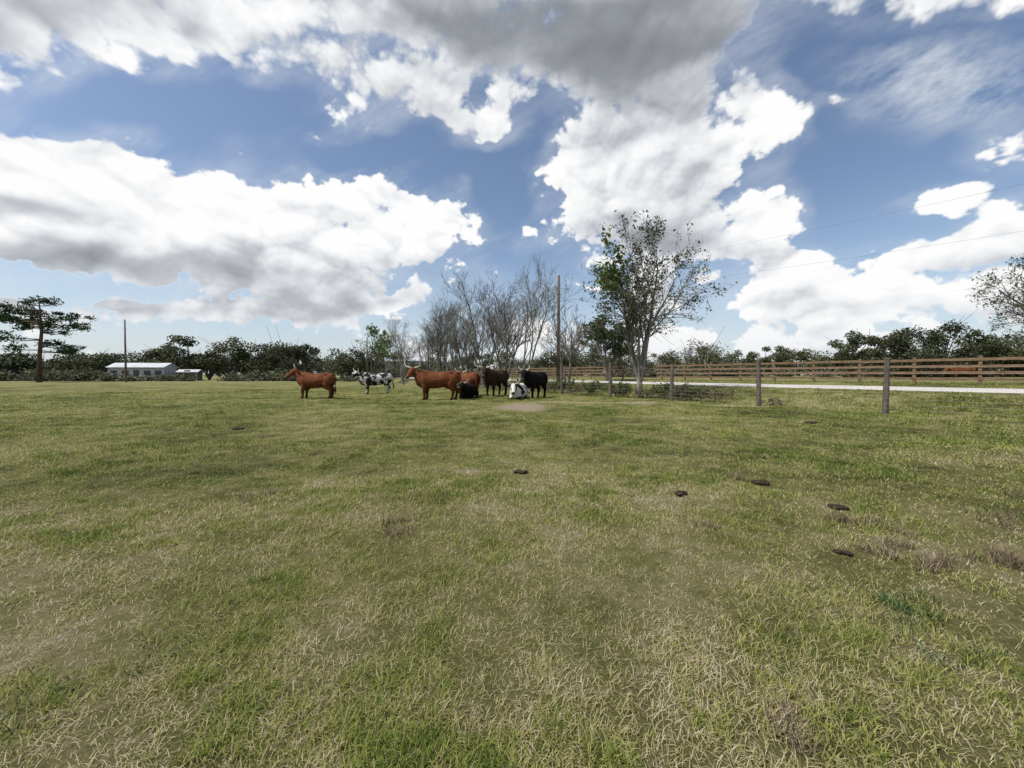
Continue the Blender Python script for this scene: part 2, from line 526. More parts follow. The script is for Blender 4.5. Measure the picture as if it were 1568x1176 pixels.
bt = [(.95, 29.2, 9.6, 21, 4, bark_pale), (-.6, 31.0, 8.6, 22, 4, bark_grey), (-2.5, 33.5, 9.8, 23, 5, bark_pale), (-4.2, 36.5, 8.4, 27, 4, bark_grey), (-7.5, 41, 10.0, 24, 5, bark_grey),
      (3.9, 27.0, 6.3, 25, 3, bark_pale), (-14.5, 51, 8.2, 26, 4, bark_pale), (-9.9, 45, 7.6, 29, 4, bark_grey), (-5.9, 39, 8.0, 30, 4, bark_pale)]
for (x_, y_, h_, sd, st, bk) in bt:
    tree('bare_tree', (x_, y_, gz(x_, y_)), h_, sd, bk, leaf_oak, stems=st, childs=(10, 7, 5), spread=.38, trop=.12, leafn=0, r0=.10, twig=.009, trunk_h=.5, ang=(.35, .95))
tree('leafy_tree', (-21, 58, 0), 8.0, 31, bark_grey, leaf_green, stems=3, childs=(8, 7, 5), spread=.35, trop=.08, leafn=2, leafsize=.16, r0=.13, trunk_h=.8)
tree('oak_tree', (9.5, 38, .7), 7.0, 32, bark_grey, leaf_oak, stems=4, childs=(9, 8, 5), spread=.6, trop=.03, leafn=4, leafsize=.14, r0=.15, trunk_h=.9, ang=(.5, 1.2))
tree('oak_tree', (29.2, 19.6, .7), 7.6, 33, bark_grey, leaf_oak, stems=4, childs=(11, 8, 6), spread=.8, trop=.03, leafn=1.6, leafsize=.07, r0=.13, trunk_h=1.6, ang=(.5, 1.2), bias=(-.06, 0, 0))

# pine: bare lower bole, irregular separate tufts of needles
def pine(x0, y0, H, seed):
    rg = np.random.default_rng(seed)
    e = empty('pine_tree', (x0, y0, 0))
    mb = MB(); L = []
    P = np.array([(0, 0, -.2), (.15, 0, 4), (.5, .1, 8), (.2, .1, H)])
    mb.loft(P, [.34, .26, .18, .05], [.34, .26, .18, .05], 8, ref=(1, .2, 0))
    for k in range(36):
        lz = rg.uniform(4.6, H - .3)
        t = (lz - 4.6) / (H - 4.9)
        rad = (3.0 + 3.4 * math.sin(PI * min(1, t * .8 + .22))) * (1 if t < .75 else 1 - (t - .75) * 1.8)
        a = rg.uniform(0, 2 * PI)
        bl = rad * rg.uniform(.35, 1.05)
        q = np.array([.35 - abs(lz - 8) * .05, .05, lz])
        end = q + np.array([math.cos(a) * bl, math.sin(a) * bl, rg.uniform(-.3, 1.0)])
        midp = (q + end) / 2 + np.array([0, 0, -.2])
        mb.loft([q, midp, end], [.08, .06, .02], [.08, .06, .02], 4, cap=False)
        for _ in range(int(3 + bl * .9)):
            f = rg.uniform(.55, 1.03)
            c = q * (1 - f) + end * f + rg.normal(0, 1, 3) * np.array([.45, .45, .22]) + np.array([0, 0, .12])
            sz = rg.uniform(.6, 1.25)
            L.append(c + rg.normal(0, 1, (44, 3)) * np.array([.34, .34, .19]) * sz)
    mb.obj('trunk', bark_pine, e, smooth=True)
    leaf_quads('needles', np.concatenate(L), .15, leaf_pine, rg, e, aspect=2.2)
pine(-73.5, 60, 13.2, 9)

# distant trees : one mass
rg = np.random.default_rng(77)
C = []; Rn = []; trunk = MB()
def far_tree(x0, y0, z0, h, w, kind, n=1500):
    k = rg.integers(9, 17)
    lo = .25 * h if h > 4 else .1 * h
    bare = h > 4 and rg.uniform() < .22
    for i in range(k):
        a = rg.uniform(0, 2 * PI); d = w * .5 * math.sqrt(rg.uniform(0, 1)) * .85
        cz = rg.uniform(lo, h * .88)
        cw = w * rg.uniform(.10, .24)
        ctr = np.array([x0 + d * math.cos(a), y0 + d * math.sin(a), z0 + cz * (1 - .3 * (d / (w * .5)) ** 2)])
        m_ = max(int(n / k * (cw / (w * .17)) ** 1.5 * (.4 if bare else 1)), 10)
        v = rg.normal(size=(m_, 3)); v /= np.linalg.norm(v, axis=1)[:, None]
        v *= (rg.uniform(.3, 1.35, m_) ** .75)[:, None]
        C.append(ctr + v * np.array([cw, cw, cw * .66]))
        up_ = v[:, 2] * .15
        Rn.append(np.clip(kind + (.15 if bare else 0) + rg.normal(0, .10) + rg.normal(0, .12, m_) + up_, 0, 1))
        trunk.loft([(x0, y0, z0), ((x0 + ctr[0]) / 2, (y0 + ctr[1]) / 2, z0 + cz * .55), tuple(ctr)], [.18, .11, .05], [.18, .11, .05], 4, cap=False)
        if h > 4:
            for _ in range(3):
                e_ = ctr + rg.normal(0, 1, 3) * np.array([cw, cw, cw * .7]) + np.array([0, 0, cw * .5])
                trunk.loft([tuple(ctr), tuple(e_)], [.05, .02], [.05, .02], 3, cap=False)

def skyline(table, Y, dx, w, kindf, z0, nleaf, jit=4):
    us = [a for a, _ in table]; hs = [b for _, b in table]
    u = us[0]
    while u < us[-1]:
        h = np.interp(u, us, hs) * rg.uniform(.62, 1.12)
        yy = Y + rg.uniform(-jit, jit)
        far_tree(u * yy, yy, z0, h, w * rg.uniform(.6, 1.3), kindf(), nleaf)
        u += dx * rg.uniform(.5, 1.5)

skyline([(-1.9, 7), (-1.35, 6.5), (-1.2, 5.6), (-1.1, 5.4), (-.96, 5.4), (-.93, 10.2), (-.6, 10.6), (-.55, 7.8), (-.45, 9.6), (-.28, 7.0)], 84, .038, 8.0, lambda: rg.choice([.2, .38, .5, .62]), 0, 2600)
skyline([(-.3, 5.5), (.1, 6.5), (.2, 8.0), (.33, 8)], 84, .06, 7, lambda: rg.choice([.35, .5, .65]), .5, 2000)
skyline([(.5, 9.8), (.56, 9.8)], 72, .08, 10, lambda: .48, .7, 3600, 1)
skyline([(.3, 8.5), (.55, 9.3), (.95, 9.6)], 112, .036, 8, lambda: rg.choice([.45, .58, .65]), .7, 1500)
skyline([(.88, 8.8), (1.0, 10.8), (1.15, 11.0), (1.3, 9.8), (1.9, 9)], 70, .052, 8.5, lambda: rg.choice([.18, .32, .45]), .7, 2600)
skyline([(-2.2, 12), (-1, 11), (-.3, 10.5), (.2, 11), (.6, 12), (1.3, 12), (2.2, 12)], 165, .024, 11, lambda: rg.choice([.4, .52, .62]), 0, 1000, 10)
for i in range(170):
    u = rg.uniform(-1.7, 1.8); yy = rg.uniform(68, 76)
    near_house = abs(u + .95) < .11
    far_tree(u * yy, yy, gz(u * yy, yy), rg.uniform(.8, 1.3) if near_house else rg.uniform(.9, 2.4), rg.uniform(3, 7), rg.choice([.4, .6, .8]), 320)
C_ = np.concatenate(C); Rn_ = np.concatenate(Rn)
dist = np.linalg.norm(C_[:, :2], axis=1)
dt = empty('distant_trees')
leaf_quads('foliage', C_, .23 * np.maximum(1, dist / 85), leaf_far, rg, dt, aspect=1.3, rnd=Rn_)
trunk.obj('trunks', bark_grey, dt)

# weeds along wire fence / hedge bottoms
rg = np.random.default_rng(99)
mat_brownweed = leafmat('brown_weed', [(0, (.08, .06, .04)), (.4, (.15, .115, .075)), (.7, (.12, .14, .05)), (1, (.26, .22, .145))], .35)
mat_greenweed = leafmat('green_weed', [(0, (.04, .055, .02)), (.5, (.085, .115, .035)), (1, (.16, .18, .07))], .35)
def shrub(name, x0, y0, h, w, n, mat, ls):
    e = empty(name, (x0, y0, gz(x0, y0)))
    mb = MB(); P = []
    for k in range(26):
        a = rg.uniform(0, 2 * PI); d = w * .5 * rg.uniform(.1, 1)
        tip = np.array([math.cos(a) * d, math.sin(a) * d, h * rg.uniform(.4, 1)])
        b0 = tip * np.array([.5, .5, 0]); mid = (b0 + tip) / 2 + rg.normal(0, .05, 3)
        mb.loft([b0, mid, tip], [.006, .005, .003], [.006, .005, .003], 3, cap=False)
        f = rg.uniform(.25, 1.05, (n // 26, 1))
        P.append(mid * (1 - f) + tip * f + rg.normal(0, .06, (n // 26, 3)))
    mb.obj('stems', bark_grey, e)
    P = np.concatenate(P); P[:, 2] = np.maximum(P[:, 2], .02)
    leaf_quads('leaves', P, ls, mat, rg, e)
for (a, b, h, w, n_) in [(9.1, 17.2, .7, 1.8, 600), (7.9, 18.2, .6, 1.6, 450), (7.0, 20.4, .5, 1.5, 380), (5.9, 21.4, .5, 1.6, 400), (4.2, 23.5, .6, 1.8, 500), (2.6, 25.5, .8, 2.0, 600), (.6, 28.5, 1.2, 2.6, 900), (-1.5, 31, 1.3, 3, 900), (-3.6, 34, 1.5, 3, 900), (-6, 37.5, 1.4, 3.5, 900), (10.6, 15.5, .3, 1.0, 160), (8.4, 18.6, .8, 1.4, 500)]:
    shrub('roadside_shrub', a, b, h, w, n_, mat_brownweed, .055)
for (a, b, h, w, n_) in [(6.3, 21.2, .9, 2.0, 1000), (4.9, 23.2, .9, 2.0, 900), (3.3, 25.4, 1.0, 2.2, 1000), (1.6, 27.6, 1.2, 2.4, 1100), (8.6, 18.3, .7, 1.4, 600), (7.7, 19.6, .8, 1.6, 700)]:
    shrub('green_shrub', a, b, h, w, n_, mat_greenweed, .07)

# ------------------------------------------------------------------ fences
mat_post = simple('weathered_post', (.055, .045, .036), (.17, .145, .12), 10, stretch=(3, 3, .5), bump=.6)
mat_wire = simple('galvanised_wire', (.12, .11, .10), (.22, .21, .20), 20, rough=.5, spec=.4)
mat_board = simple('fence_board', (.10, .065, .038), (.22, .15, .092), 3, stretch=(1, 1, 6), bump=.3)

wf = empty('wire_fence')
mbp = MB(); mbw = MB()
step = (-2.21, 2.90); P0 = (11.95, 12.3)
rg = np.random.default_rng(2)
posts = []
for k in range(-3, 14):
    x_, y_ = P0[0] + step[0] * k + rg.normal(0, .05), P0[1] + step[1] * k + rg.normal(0, .05)
    z_ = gz(x_, y_); hh = 1.83 + rg.normal(0, .06) if k > -1 else 1.8
    lx, ly = rg.normal(0, .03), rg.normal(0, .03)
    r_ = rg.uniform(.07, .095)
    mbp.loft([(x_, y_, z_ - .2), (x_ + lx * .4, y_ + ly * .4, z_ + .7), (x_ + lx * .8, y_ + ly * .8, z_ + 1.4), (x_ + lx, y_ + ly, z_ + hh - .02), (x_ + lx, y_ + ly, z_ + hh)], [r_ * 1.1, r_, r_ * .95, r_ * .92, r_ * .6], [r_, r_ * 1.04, r_ * .9, r_ * .9, r_ * .6], 10, ref=(1, 0, 0))
    posts.append((x_ - .08 * NX, y_ - .08 * NY, z_, r_))
for h in (.18, .34, .5, .68, .88, 1.08, 1.3, 1.5):
    path = []
    for a, b in zip(posts[:-1], posts[1:]):
        for f in (0, .25, .5, .75):
            sag = -.02 * math.sin(PI * f)
            path.append((a[0] * (1 - f) + b[0] * f, a[1] * (1 - f) + b[1] * f, a[2] * (1 - f) + b[2] * f + h + sag))
    mbw.loft(path, .0022, .0022, 3, ref=(0, 0, 1), cap=False)
for a, b in zip(posts[:-4], posts[1:-3]):
    for f in np.arange(0, 1, .045):
        px_, py_, pz_ = [a[i] * (1 - f) + b[i] * f for i in range(3)]
        mbw.loft([(px_, py_, pz_ + .18), (px_, py_, pz_ + 1.08)], .0013, .0013, 3, ref=(1, 0, 0), cap=False)
mbp.obj('posts', mat_post, wf, smooth=False); mbw.obj('wires', mat_wire, wf)

bf = empty('board_fence')
mbp = MB(); mbr = MB()
bx, by, sx_, sy_ = 24.5, 20.2, -1.27, 2.09
ang = math.atan2(sy_, sx_)
prev = None
for k in range(-12, 34):
    x_, y_ = bx + sx_ * k, by + sy_ * k
    z_ = gz(x_, y_)
    mbp.box((x_, y_, z_ + .72), (.13, .13, 1.56), ang + rg.normal(0, .03))
    if k > -12:
        L_ = math.hypot(sx_, sy_)
        mx, my = x_ - sx_ / 2 - .09 * NX, y_ - sy_ / 2 - .09 * NY
        for h in (.28, .62, .96, 1.32):
            mbr.box((mx, my, (z_ + prev) / 2 + h + rg.normal(0, .008)), (L_ - .006, .03, .145), ang + rg.normal(0, .004))
    prev = z_
mbp.obj('posts', mat_board, bf); mbr.obj('rails', mat_board, bf)

# ------------------------------------------------------------------ poles & lines
mat_pole = simple('pole_wood', (.08, .06, .045), (.19, .15, .12), 5, stretch=(4, 4, .3), bump=.3)
mat_ins = simple('insulator', (.25, .25, .25), (.4, .4, .4), 5, rough=.3, spec=.5)
mat_line = simple('power_cable', (.10, .10, .10), (.18, .18, .18), 5)
def pole(x_, y_, h, arm=False, az=0):
    z_ = gz(x_, y_); e = empty('utility_pole', (x_, y_, z_), az)
    mb = MB(); mb.loft([(0, 0, -.3), (0, 0, h * .5), (.03, 0, h)], [.15, .125, .09], [.15, .125, .09], 12, ref=(1, 0, 0)); mb.obj('shaft', mat_pole, e, True)
    mb = MB(); mb.loft([(.03, 0, h), (.03, 0, h + .06), (.03, 0, h + .16)], [.03, .06, .03], [.03, .06, .03], 10, ref=(1, 0, 0))
    mb.loft([(.12, 0, h - 1.45), (.24, 0, h - 1.45)], [.03, .05], [.03, .05], 8)
    mb.obj('insulators', mat_ins, e, True)
    return e
pole(3.62, 30.2, 8.6); pole(-60, 60, 9.6); pole(37.2, -19.6, 8.6); pole(-30, 80, 8.6)
mb = MB()
def wire(a, b, sag):
    pts = []
    for i in range(25):
        f = i / 24
        pts.append((a[0] * (1 - f) + b[0] * f, a[1] * (1 - f) + b[1] * f, a[2] * (1 - f) + b[2] * f - sag * 4 * f * (1 - f)))
    mb.loft(pts, .0028, .0028, 4, ref=(0, 0, 1), cap=False)
b0 = gz(3.62, 30.2)
wire((3.62, 30.2, b0 + 8.6), (37.2, -19.6, 8.4), 1.7); wire((3.7, 30.2, b0 + 7.2), (37.3, -19.6, 6.9), 1.7)
wire((3.62, 30.2, b0 + 8.6), (-30, 80, 8.6), 1.2); wire((3.7, 30.2, b0 + 7.2), (-30, 80, 7.2), 1.2)
mb.obj('power_lines', mat_line)

# ------------------------------------------------------------------ buildings
mat_wall = simple('white_siding', (.40, .42, .42), (.52, .53, .52), 1.5)
mat_roof = simple('metal_roof', (.40, .42, .44), (.54, .56, .57), 1.0, rough=.5, spec=.3)
mat_dark = simple('window_glass', (.03, .035, .04), (.06, .07, .08), 2, rough=.2, spec=.5)
mat_shed = simple('shed_wall', (.10, .08, .07), (.2, .17, .14), 2)
def house(name, x_, y_, w, d, h, rh, rot, wall, wins=5, over=.3):
    e = empty(name, (x_, y_, gz(x_, y_)), rot)
    mb = MB(); mb.box((0, 0, h / 2), (w, d, h))
    mb.add([(-w / 2, -d / 2, h), (-w / 2, d / 2, h), (-w / 2, 0, h + rh * .97), (w / 2, -d / 2, h), (w / 2, d / 2, h), (w / 2, 0, h + rh * .97)], [(0, 2, 1), (3, 4, 5)])
    mb.obj('walls', wall, e)
    mb = MB(); a, b = w / 2 + over, d / 2 + over
    dz = rh / (d / 2) * over
    for th, sg in ((0, 1), (0, -1)):
        mb.add([(-a, sg * b, h - dz), (a, sg * b, h - dz), (a, 0, h + rh), (-a, 0, h + rh), (-a, sg * b, h - dz + .1), (a, sg * b, h - dz + .1), (a, 0, h + rh + .1), (-a, 0, h + rh + .1)],
               [(0, 1, 2, 3), (4, 5, 6, 7), (0, 1, 5, 4), (0, 3, 7, 4), (1, 2, 6, 5)])
    mb.obj('roof', mat_roof, e)
    mb = MB()
    for i in range(wins):
        cx_ = -w / 2 + w * (i + .5) / wins
        if i == wins // 2: mb.box((cx_, -d / 2 - .02, 1.05), (.95, .06, 2.0))
        else: mb.box((cx_, -d / 2 - .02, 1.5), (1.1, .06, .9))
    mb.obj('windows_and_door', mat_dark, e)
    mb = MB()
    for sx in (-1, 1): mb.box((sx * (w / 2 + .01), -d / 2 - .03, h / 2), (.12, .05, h))
    mb.obj('corner_trim', mat_wall, e)
house('mobile_home', -71.5, 75, 9.2, 3.6, 2.6, .75, .15, mat_wall)
house('garden_shed', -63.3, 76, 3.0, 2.4, 1.7, .4, .3, mat_shed, 1)
house('metal_barn', -23.5, 88, 9, 6, 3.6, 1.2, .15, mat_wall, 3)

# ------------------------------------------------------------------ cattle
def coat(name, base, base2, spot, thr, scale=1.6, spec=.12, soft=.025):
    m, nt, b = newmat(name, .85, spec)
    tc = nt.nodes.new('ShaderNodeTexCoord').outputs['Object']
    n1 = nnoise(nt, tc, 3.5, 5, .65)
    c = mixc(nt, n1.sst(.32, .68), base, base2)
    n2 = nnoise(nt, tc, scale, 2.5, .55, .3)
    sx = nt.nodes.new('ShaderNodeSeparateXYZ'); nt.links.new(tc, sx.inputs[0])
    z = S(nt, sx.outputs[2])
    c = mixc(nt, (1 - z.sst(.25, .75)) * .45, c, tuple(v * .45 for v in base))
    c = mixc(nt, n2.sst(thr, thr + soft), c, spot)
    c = mixc(nt, (1 - z.sst(.05, .11)), c, (.03, .026, .022))
    nt.links.new(c, b.inputs['Base Color'])
    bn = nt.nodes.new('ShaderNodeBump'); bn.inputs['Strength'].default_value = .6; bn.inputs['Distance'].default_value = .02
    nt.links.new((nnoise(nt, tc, 30, 6, .65) + nnoise(nt, tc, 6, 3, .6) * 1.5).o, bn.inputs['Height']); nt.links.new(bn.outputs[0], b.inputs['Normal'])
    return m

mat_horn = simple('horn', (.32, .28, .21), (.50, .45, .36), 4, rough=.4, spec=.4)
mat_nose = simple('muzzle_skin', (.02, .016, .014), (.05, .04, .035), 8, rough=.4, spec=.4)
mat_eye = simple('eye', (.005, .004, .004), (.01, .01, .01), 4, rough=.1, spec=.6)


def cow(name, x_, y_, heading, scale, mat, yaw=0.0, pitch=0.0, lying=False, horns=.28, head_dz=0.0, seed=0, tailmat=None):
    rg = np.random.default_rng(seed)
    e = empty(name, (x_, y_, gz(x_, y_) + .0), heading)
    e.scale = (scale * 1.02, scale * 1.06, scale * (.96 if not lying else 1))
    dz = -.57 if lying else 0.0
    head_dz = head_dz - .05
    mb = MB()
    st = [(-1.0, 1.26, .98, .12), (-.93, 1.34, .80, .23), (-.74, 1.39, .72, .30), (-.5, 1.37, .66, .335), (-.25, 1.33, .585, .37), (0, 1.325, .54, .385),
          (.25, 1.345, .53, .37), (.45, 1.395, .54, .33), (.62, 1.42, .58, .28), (.78, 1.35, .64, .225), (.92, 1.24, .78, .15)]
    if lying:
        st = [(a, b_, max(c, .545), d * 1.10) for a, b_, c, d in st]
    mb.loft([(a, 0, (b_ + c) / 2 + dz) for a, b_, c, d in st], [d for *_, d in st], [(b_ - c) / 2 for a, b_, c, d in st], 18)
    pz = 1.44 + dz + head_dz
    hx = -.05
    neck = [(.52, 0, 1.07 + dz), (.72, 0, 1.12 + dz + head_dz * .3), (.90, 0, 1.23 + dz + head_dz * .65), (1.10 + hx, 0, pz - .05)]
    mb.loft(neck, [.23, .195, .15, .115], [.33, .28, .215, .145], 14)
    mb.loft([(.58, 0, .64 + dz), (.78, 0, .74 + dz + head_dz * .3), (.97, 0, 1.0 + dz + head_dz * .6)], [.07, .05, .03], [.11, .12, .06], 8)
    for sgn in (-1, 1):
        mb.ball((-.64, sgn * .22, 1.28 + dz), (.10, .07, .08), 10, 6)
        mb.ball((-.72, sgn * .18, .98 + dz), (.25, .17, .31), 12, 8)
        mb.ball((.50, sgn * .20, .94 + dz), (.20, .13, .34), 12, 8)
    if not lying:
        for sgn in (-1, 1):
            dx = rg.uniform(-.09, .09)
            mb.loft([(-.70, sgn * .17, 1.0), (-.62 + dx * .3, sgn * .19, .76), (-.65 + dx * .5, sgn * .185, .61), (-.80 + dx, sgn * .175, .45), (-.785 + dx, sgn * .17, .37), (-.755 + dx, sgn * .17, .20), (-.74 + dx, sgn * .17, .11), (-.70 + dx, sgn * .17, .05), (-.69 + dx, sgn * .17, 0.0)],
                    [.16, .145, .118, .072, .062, .054, .062, .068, .076], [.29, .22, .16, .092, .074, .058, .064, .072, .086], 10)
            dx = rg.uniform(-.09, .09)
            mb.loft([(.50, sgn * .18, .90), (.50 + dx * .2, sgn * .185, .66), (.51 + dx * .5, sgn * .175, .53), (.53 + dx, sgn * .17, .40), (.53 + dx, sgn * .17, .33), (.525 + dx, sgn * .17, .18), (.53 + dx, sgn * .17, .11), (.55 + dx, sgn * .17, .05), (.56 + dx, sgn * .17, 0.0)],
                    [.13, .12, .095, .074, .062, .052, .062, .066, .074], [.20, .155, .115, .084, .068, .056, .064, .070, .084], 10)
        if name.startswith(('red', 'brown')):
            mb.ball((-.48, 0, .63), (.17, .13, .12), 10, 8)
    else:
        for sgn in (-1, 1):
            mb.loft([(.48, sgn * .2, .38), (.62, sgn * .24, .20), (.86, sgn * .20, .09), (.92, sgn * .19, .06)], [.10, .08, .055, .05], [.12, .09, .06, .05], 10)
            mb.loft([(.90, sgn * .19, .055), (.72, sgn * .14, .05), (.56, sgn * .11, .045)], [.05, .036, .045], [.05, .036, .045], 8)
            mb.loft([(-.68, sgn * .2, .38), (-.40, sgn * .38, .30), (-.22, sgn * .42, .17)], [.17, .13, .08], [.22, .17, .11], 10)
            mb.loft([(-.24, sgn * .42, .12), (-.52, sgn * .42, .07), (-.46, sgn * .43, .06), (-.14, sgn * .44, .05)], [.07, .055, .045, .05], [.08, .06, .045, .045], 8)
    piv = np.array([1.10 + hx, 0, pz])
    cyw, syw = math.cos(yaw), math.sin(yaw); cp, sp_ = math.cos(pitch), math.sin(pitch)

    def H(vs):
        out = []
        for v in vs:
            d = (np.array(v) - np.array([1.10, 0, 1.44])) * np.array([1.06, 1.14, 1.12])
            d = np.array([d[0] * cp - d[2] * sp_, d[1], d[0] * sp_ + d[2] * cp])
            d = np.array([d[0] * cyw - d[1] * syw, d[0] * syw + d[1] * cyw, d[2]])
            out.append(tuple(piv + d))
        return out
    hd = MB()
    hd.loft([(1.03, 0, 1.43), (1.10, 0, 1.45), (1.18, 0, 1.41), (1.27, 0, 1.33), (1.38, 0, 1.235), (1.47, 0, 1.15), (1.53, 0, 1.105)],
            [.07, .11, .12, .105, .080, .088, .060], [.08, .125, .14, .12, .095, .088, .056], 14)
    mb.add(H(hd.v), hd.f)
    for sgn in (-1, 1):
        er = MB()
        er.loft([(1.10, sgn * .09, 1.44), (1.09, sgn * .17, 1.45), (1.09, sgn * .25, 1.42), (1.10, sgn * .31, 1.37)], [.03, .05, .045, .012], [.022, .024, .02, .01], 8, ref=(.6, 0, .8))
        mb.add(H(er.v), er.f)
    mb.loft([(-.90, 0, 1.30 + dz), (-1.0, 0, 1.25 + dz), (-1.03, .02, 1.10 + dz)], [.05, .035, .028], [.05, .035, .028], 8)
    body = mb.obj('body', mat, e, True)
    rm = body.modifiers.new('remesh', 'REMESH'); rm.mode = 'VOXEL'; rm.voxel_size = .022; rm.use_smooth_shade = True
    sm = body.modifiers.new('smooth', 'SMOOTH'); sm.factor = .5; sm.iterations = 3
    tl = MB()
    if lying: tl.loft([(-1.02, 0, .52), (-1.08, .1, .25), (-1.0, .25, .08), (-.8, .4, .06)], [.028, .022, .03, .01], [.028, .022, .03, .01], 7)
    else:
        sw = rg.uniform(-.05, .08)
        tl.loft([(-1.025, .02, 1.14), (-1.04 - sw, .03, .9), (-1.03 - sw, .03, .65), (-1.03 - sw, .03, .52), (-1.04 - sw, .03, .38), (-1.03 - sw, .03, .26)], [.028, .02, .017, .045, .05, .008], [.028, .02, .017, .045, .045, .008], 8)
    tl.obj('tail', tailmat or mat, e, True)
    mz = MB(); mz.loft([(1.495, 0, 1.135), (1.53, 0, 1.11), (1.552, 0, 1.095)], [.080, .070, .04], [.076, .066, .035], 12); mz.v = H(mz.v)
    mz.obj('muzzle', mat_nose, e, True)
    ey = MB()
    for sgn in (-1, 1): ey.ball((1.225, sgn * .105, 1.385), (.022, .018, .02), 8, 6)
    ey.v = H(ey.v); ey.obj('eyes', mat_eye, e, True)
    if horns > 0:
        hn = MB()
        for sgn in (-1, 1):
            hn.loft([(1.10, sgn * .07, 1.53), (1.11, sgn * (.10 + horns * .45), 1.56), (1.15, sgn * (.10 + horns * .9), 1.62), (1.18, sgn * (.10 + horns), 1.64 + horns * .6)], [.040, .035, .026, .007], [.040, .035, .026, .007], 9, ref=(1, 0, 0))
        hn.v = H(hn.v); hn.obj('horns', mat_horn, e, True)
    return e

red = coat('coat_red', (.078, .027, .012), (.17, .058, .024), (.5, .45, .38), .78)
red2 = coat('coat_red_spotted', (.078, .027, .012), (.165, .056, .023), (.45, .38, .30), .69)
black = coat('coat_black', (.007, .0062, .006), (.013, .011, .010), (.5, .5, .5), .80, spec=.03)
dark = coat('coat_dark_brown', (.014, .009, .007), (.050, .026, .015), (.45, .4, .35), .75)
pied = coat('coat_pied', (.014, .013, .013), (.03, .028, .026), (.50, .49, .47), .47, 3.4, soft=.09)
pied2 = coat('coat_white_black', (.010, .009, .009), (.02, .018, .017), (.56, .54, .51), .475, 2.4)

R = math.radians
cow('red_cow', -9.9, 19.5, R(176), .98, red, yaw=R(35), head_dz=.09, horns=.22, seed=1)
cow('black_and_white_cow', -8.7, 24.6, R(203), 1.02, pied, yaw=R(25), head_dz=-.04, horns=.18, seed=2)
cow('red_cow', -3.6, 18.6, R(182), 1.06, red2, yaw=R(62), head_dz=.02, horns=.30, seed=3)
cow('red_cow', -2.55, 22.8, R(120), 1.04, red, yaw=R(0), head_dz=-.1, horns=.2, seed=4)
cow('black_cow', -2.35, 20.6, R(262), .95, black, yaw=R(-15), lying=True, horns=.16, head_dz=-.05, seed=5)
cow('dark_brown_cow', -.95, 22.2, R(243), 1.12, dark, yaw=R(20), head_dz=-.02, horns=.32, seed=6)
cow('black_and_white_cow', .34, 19.5, R(255), .94, pied2, yaw=R(12), lying=True, horns=.14, head_dz=-.12, seed=7)
cow('black_cow', 1.2, 20.5, R(240), 1.06, black, yaw=R(15), head_dz=-.05, horns=.13, seed=8)
cow('brown_cow', 42.5, 36.5, R(170), 1.0, red, yaw=R(0), head_dz=-.3, horns=.1, seed=9)

# ------------------------------------------------------------------ clouds (computed once on a lat/long sky map)
SUN_EL, SUN_AZ = R(57), R(250)
HW, HH = 2048, 1024
HC = 790                                      # rows actually computed (up to ~69 deg), above that repeat
az = ((np.arange(HW) + .5) / HW - .5) * PI
el = (np.arange(HC) + .5) / HH * PI / 2
AZ, EL = np.meshgrid(az.astype(np.float32), el.astype(np.float32))
ce = np.cos(EL); dx = np.sin(AZ) * ce; dy = np.cos(AZ) * ce; dz_ = np.sin(EL)
ya = np.maximum(dy, .12)
U = dx / ya; Vv = dz_ / ya
zz = dz_ * 1.25
w1 = fbm(dx, dy, zz, 2.6, 6, .55, off=3.0); w2 = fbm(dx, dy, zz, 2.6, 6, .55, off=41.0)
qU = U + w1 * .16; qV = Vv + w2 * .12
K = 591.0
BL = [(-724, 308, 240, 125), (-860, 320, 220, 125), (-534, 238, 220, 95), (-384, 217, 190, 92), (-244, 195, 145, 84), (-146, 240, 80, 66), (-224, 250, 75, 45), (-85, 172, 80, 48), (-620, 215, 260, 60), (-110, 210, 95, 75),
      (-700, 566, 360, 100), (-464, 520, 160, 76), (-900, 480, 170, 80), (-640, 480, 130, 40),
      (-314, 452, 85, 42), (-224, 410, 90, 40), (-140, 375, 88, 44), (-60, 355, 76, 50), (-20, 425, 60, 54), (-150, 440, 60, 26),
      (-144, 565, 260, 84), (66, 520, 260, 112), (266, 520, 230, 106), (446, 556, 240, 74), (660, 585, 210, 56), (100, 700, 800, 130), (-300, 600, 200, 60),
      (116, 333, 100, 88), (86, 240, 72, 58), (216, 283, 145, 92), (326, 308, 105, 86), (390, 400, 68, 86), (216, 373, 130, 76), (310, 215, 105, 30), (250, 410, 170, 70),
      (486, 414, 46, 18), (668, 296, 85, 25), (750, 380, 110, 56), (790, 360, 90, 50),
      (416, 150, 125, 58), (546, 140, 135, 56), (656, 156, 150, 66), (790, 190, 130, 74), (430, 192, 60, 38), (346, 95, 100, 40), (600, 100, 260, 40),
      (-364, 105, 180, 26), (-584, 92, 210, 22), (-164, 102, 100, 28), (-760, 112, 90, 14), (106, 142, 26, 8)]
HO = [(4, 295, 40, 100), (-404, 385, 150, 40), (-244, 322, 130, 28), (-60, 290, 90, 26), (600, 345, 180, 56), (490, 320, 50, 96), (10, 160, 75, 36),
      (-600, 400, 200, 26), (560, 470, 130, 66), (740, 475, 130, 60), (560, 236, 170, 22)]
acc = np.zeros_like(U)
kk = 7.0
for (cx_, cy_, rx, ry) in BL:
    a_ = (qU * K - cx_) / rx; b_ = (qV * K - cy_) / ry
    f = 1 - (a_ * a_ + b_ * b_)
    wgt = min(max(ry / 110, .45), 1.0)
    acc += np.exp(kk * wgt * np.clip(f, -1.4, 1))
F = np.log(acc + 1e-6) / kk
F = np.clip(F, -.9, .8)
hole = 0
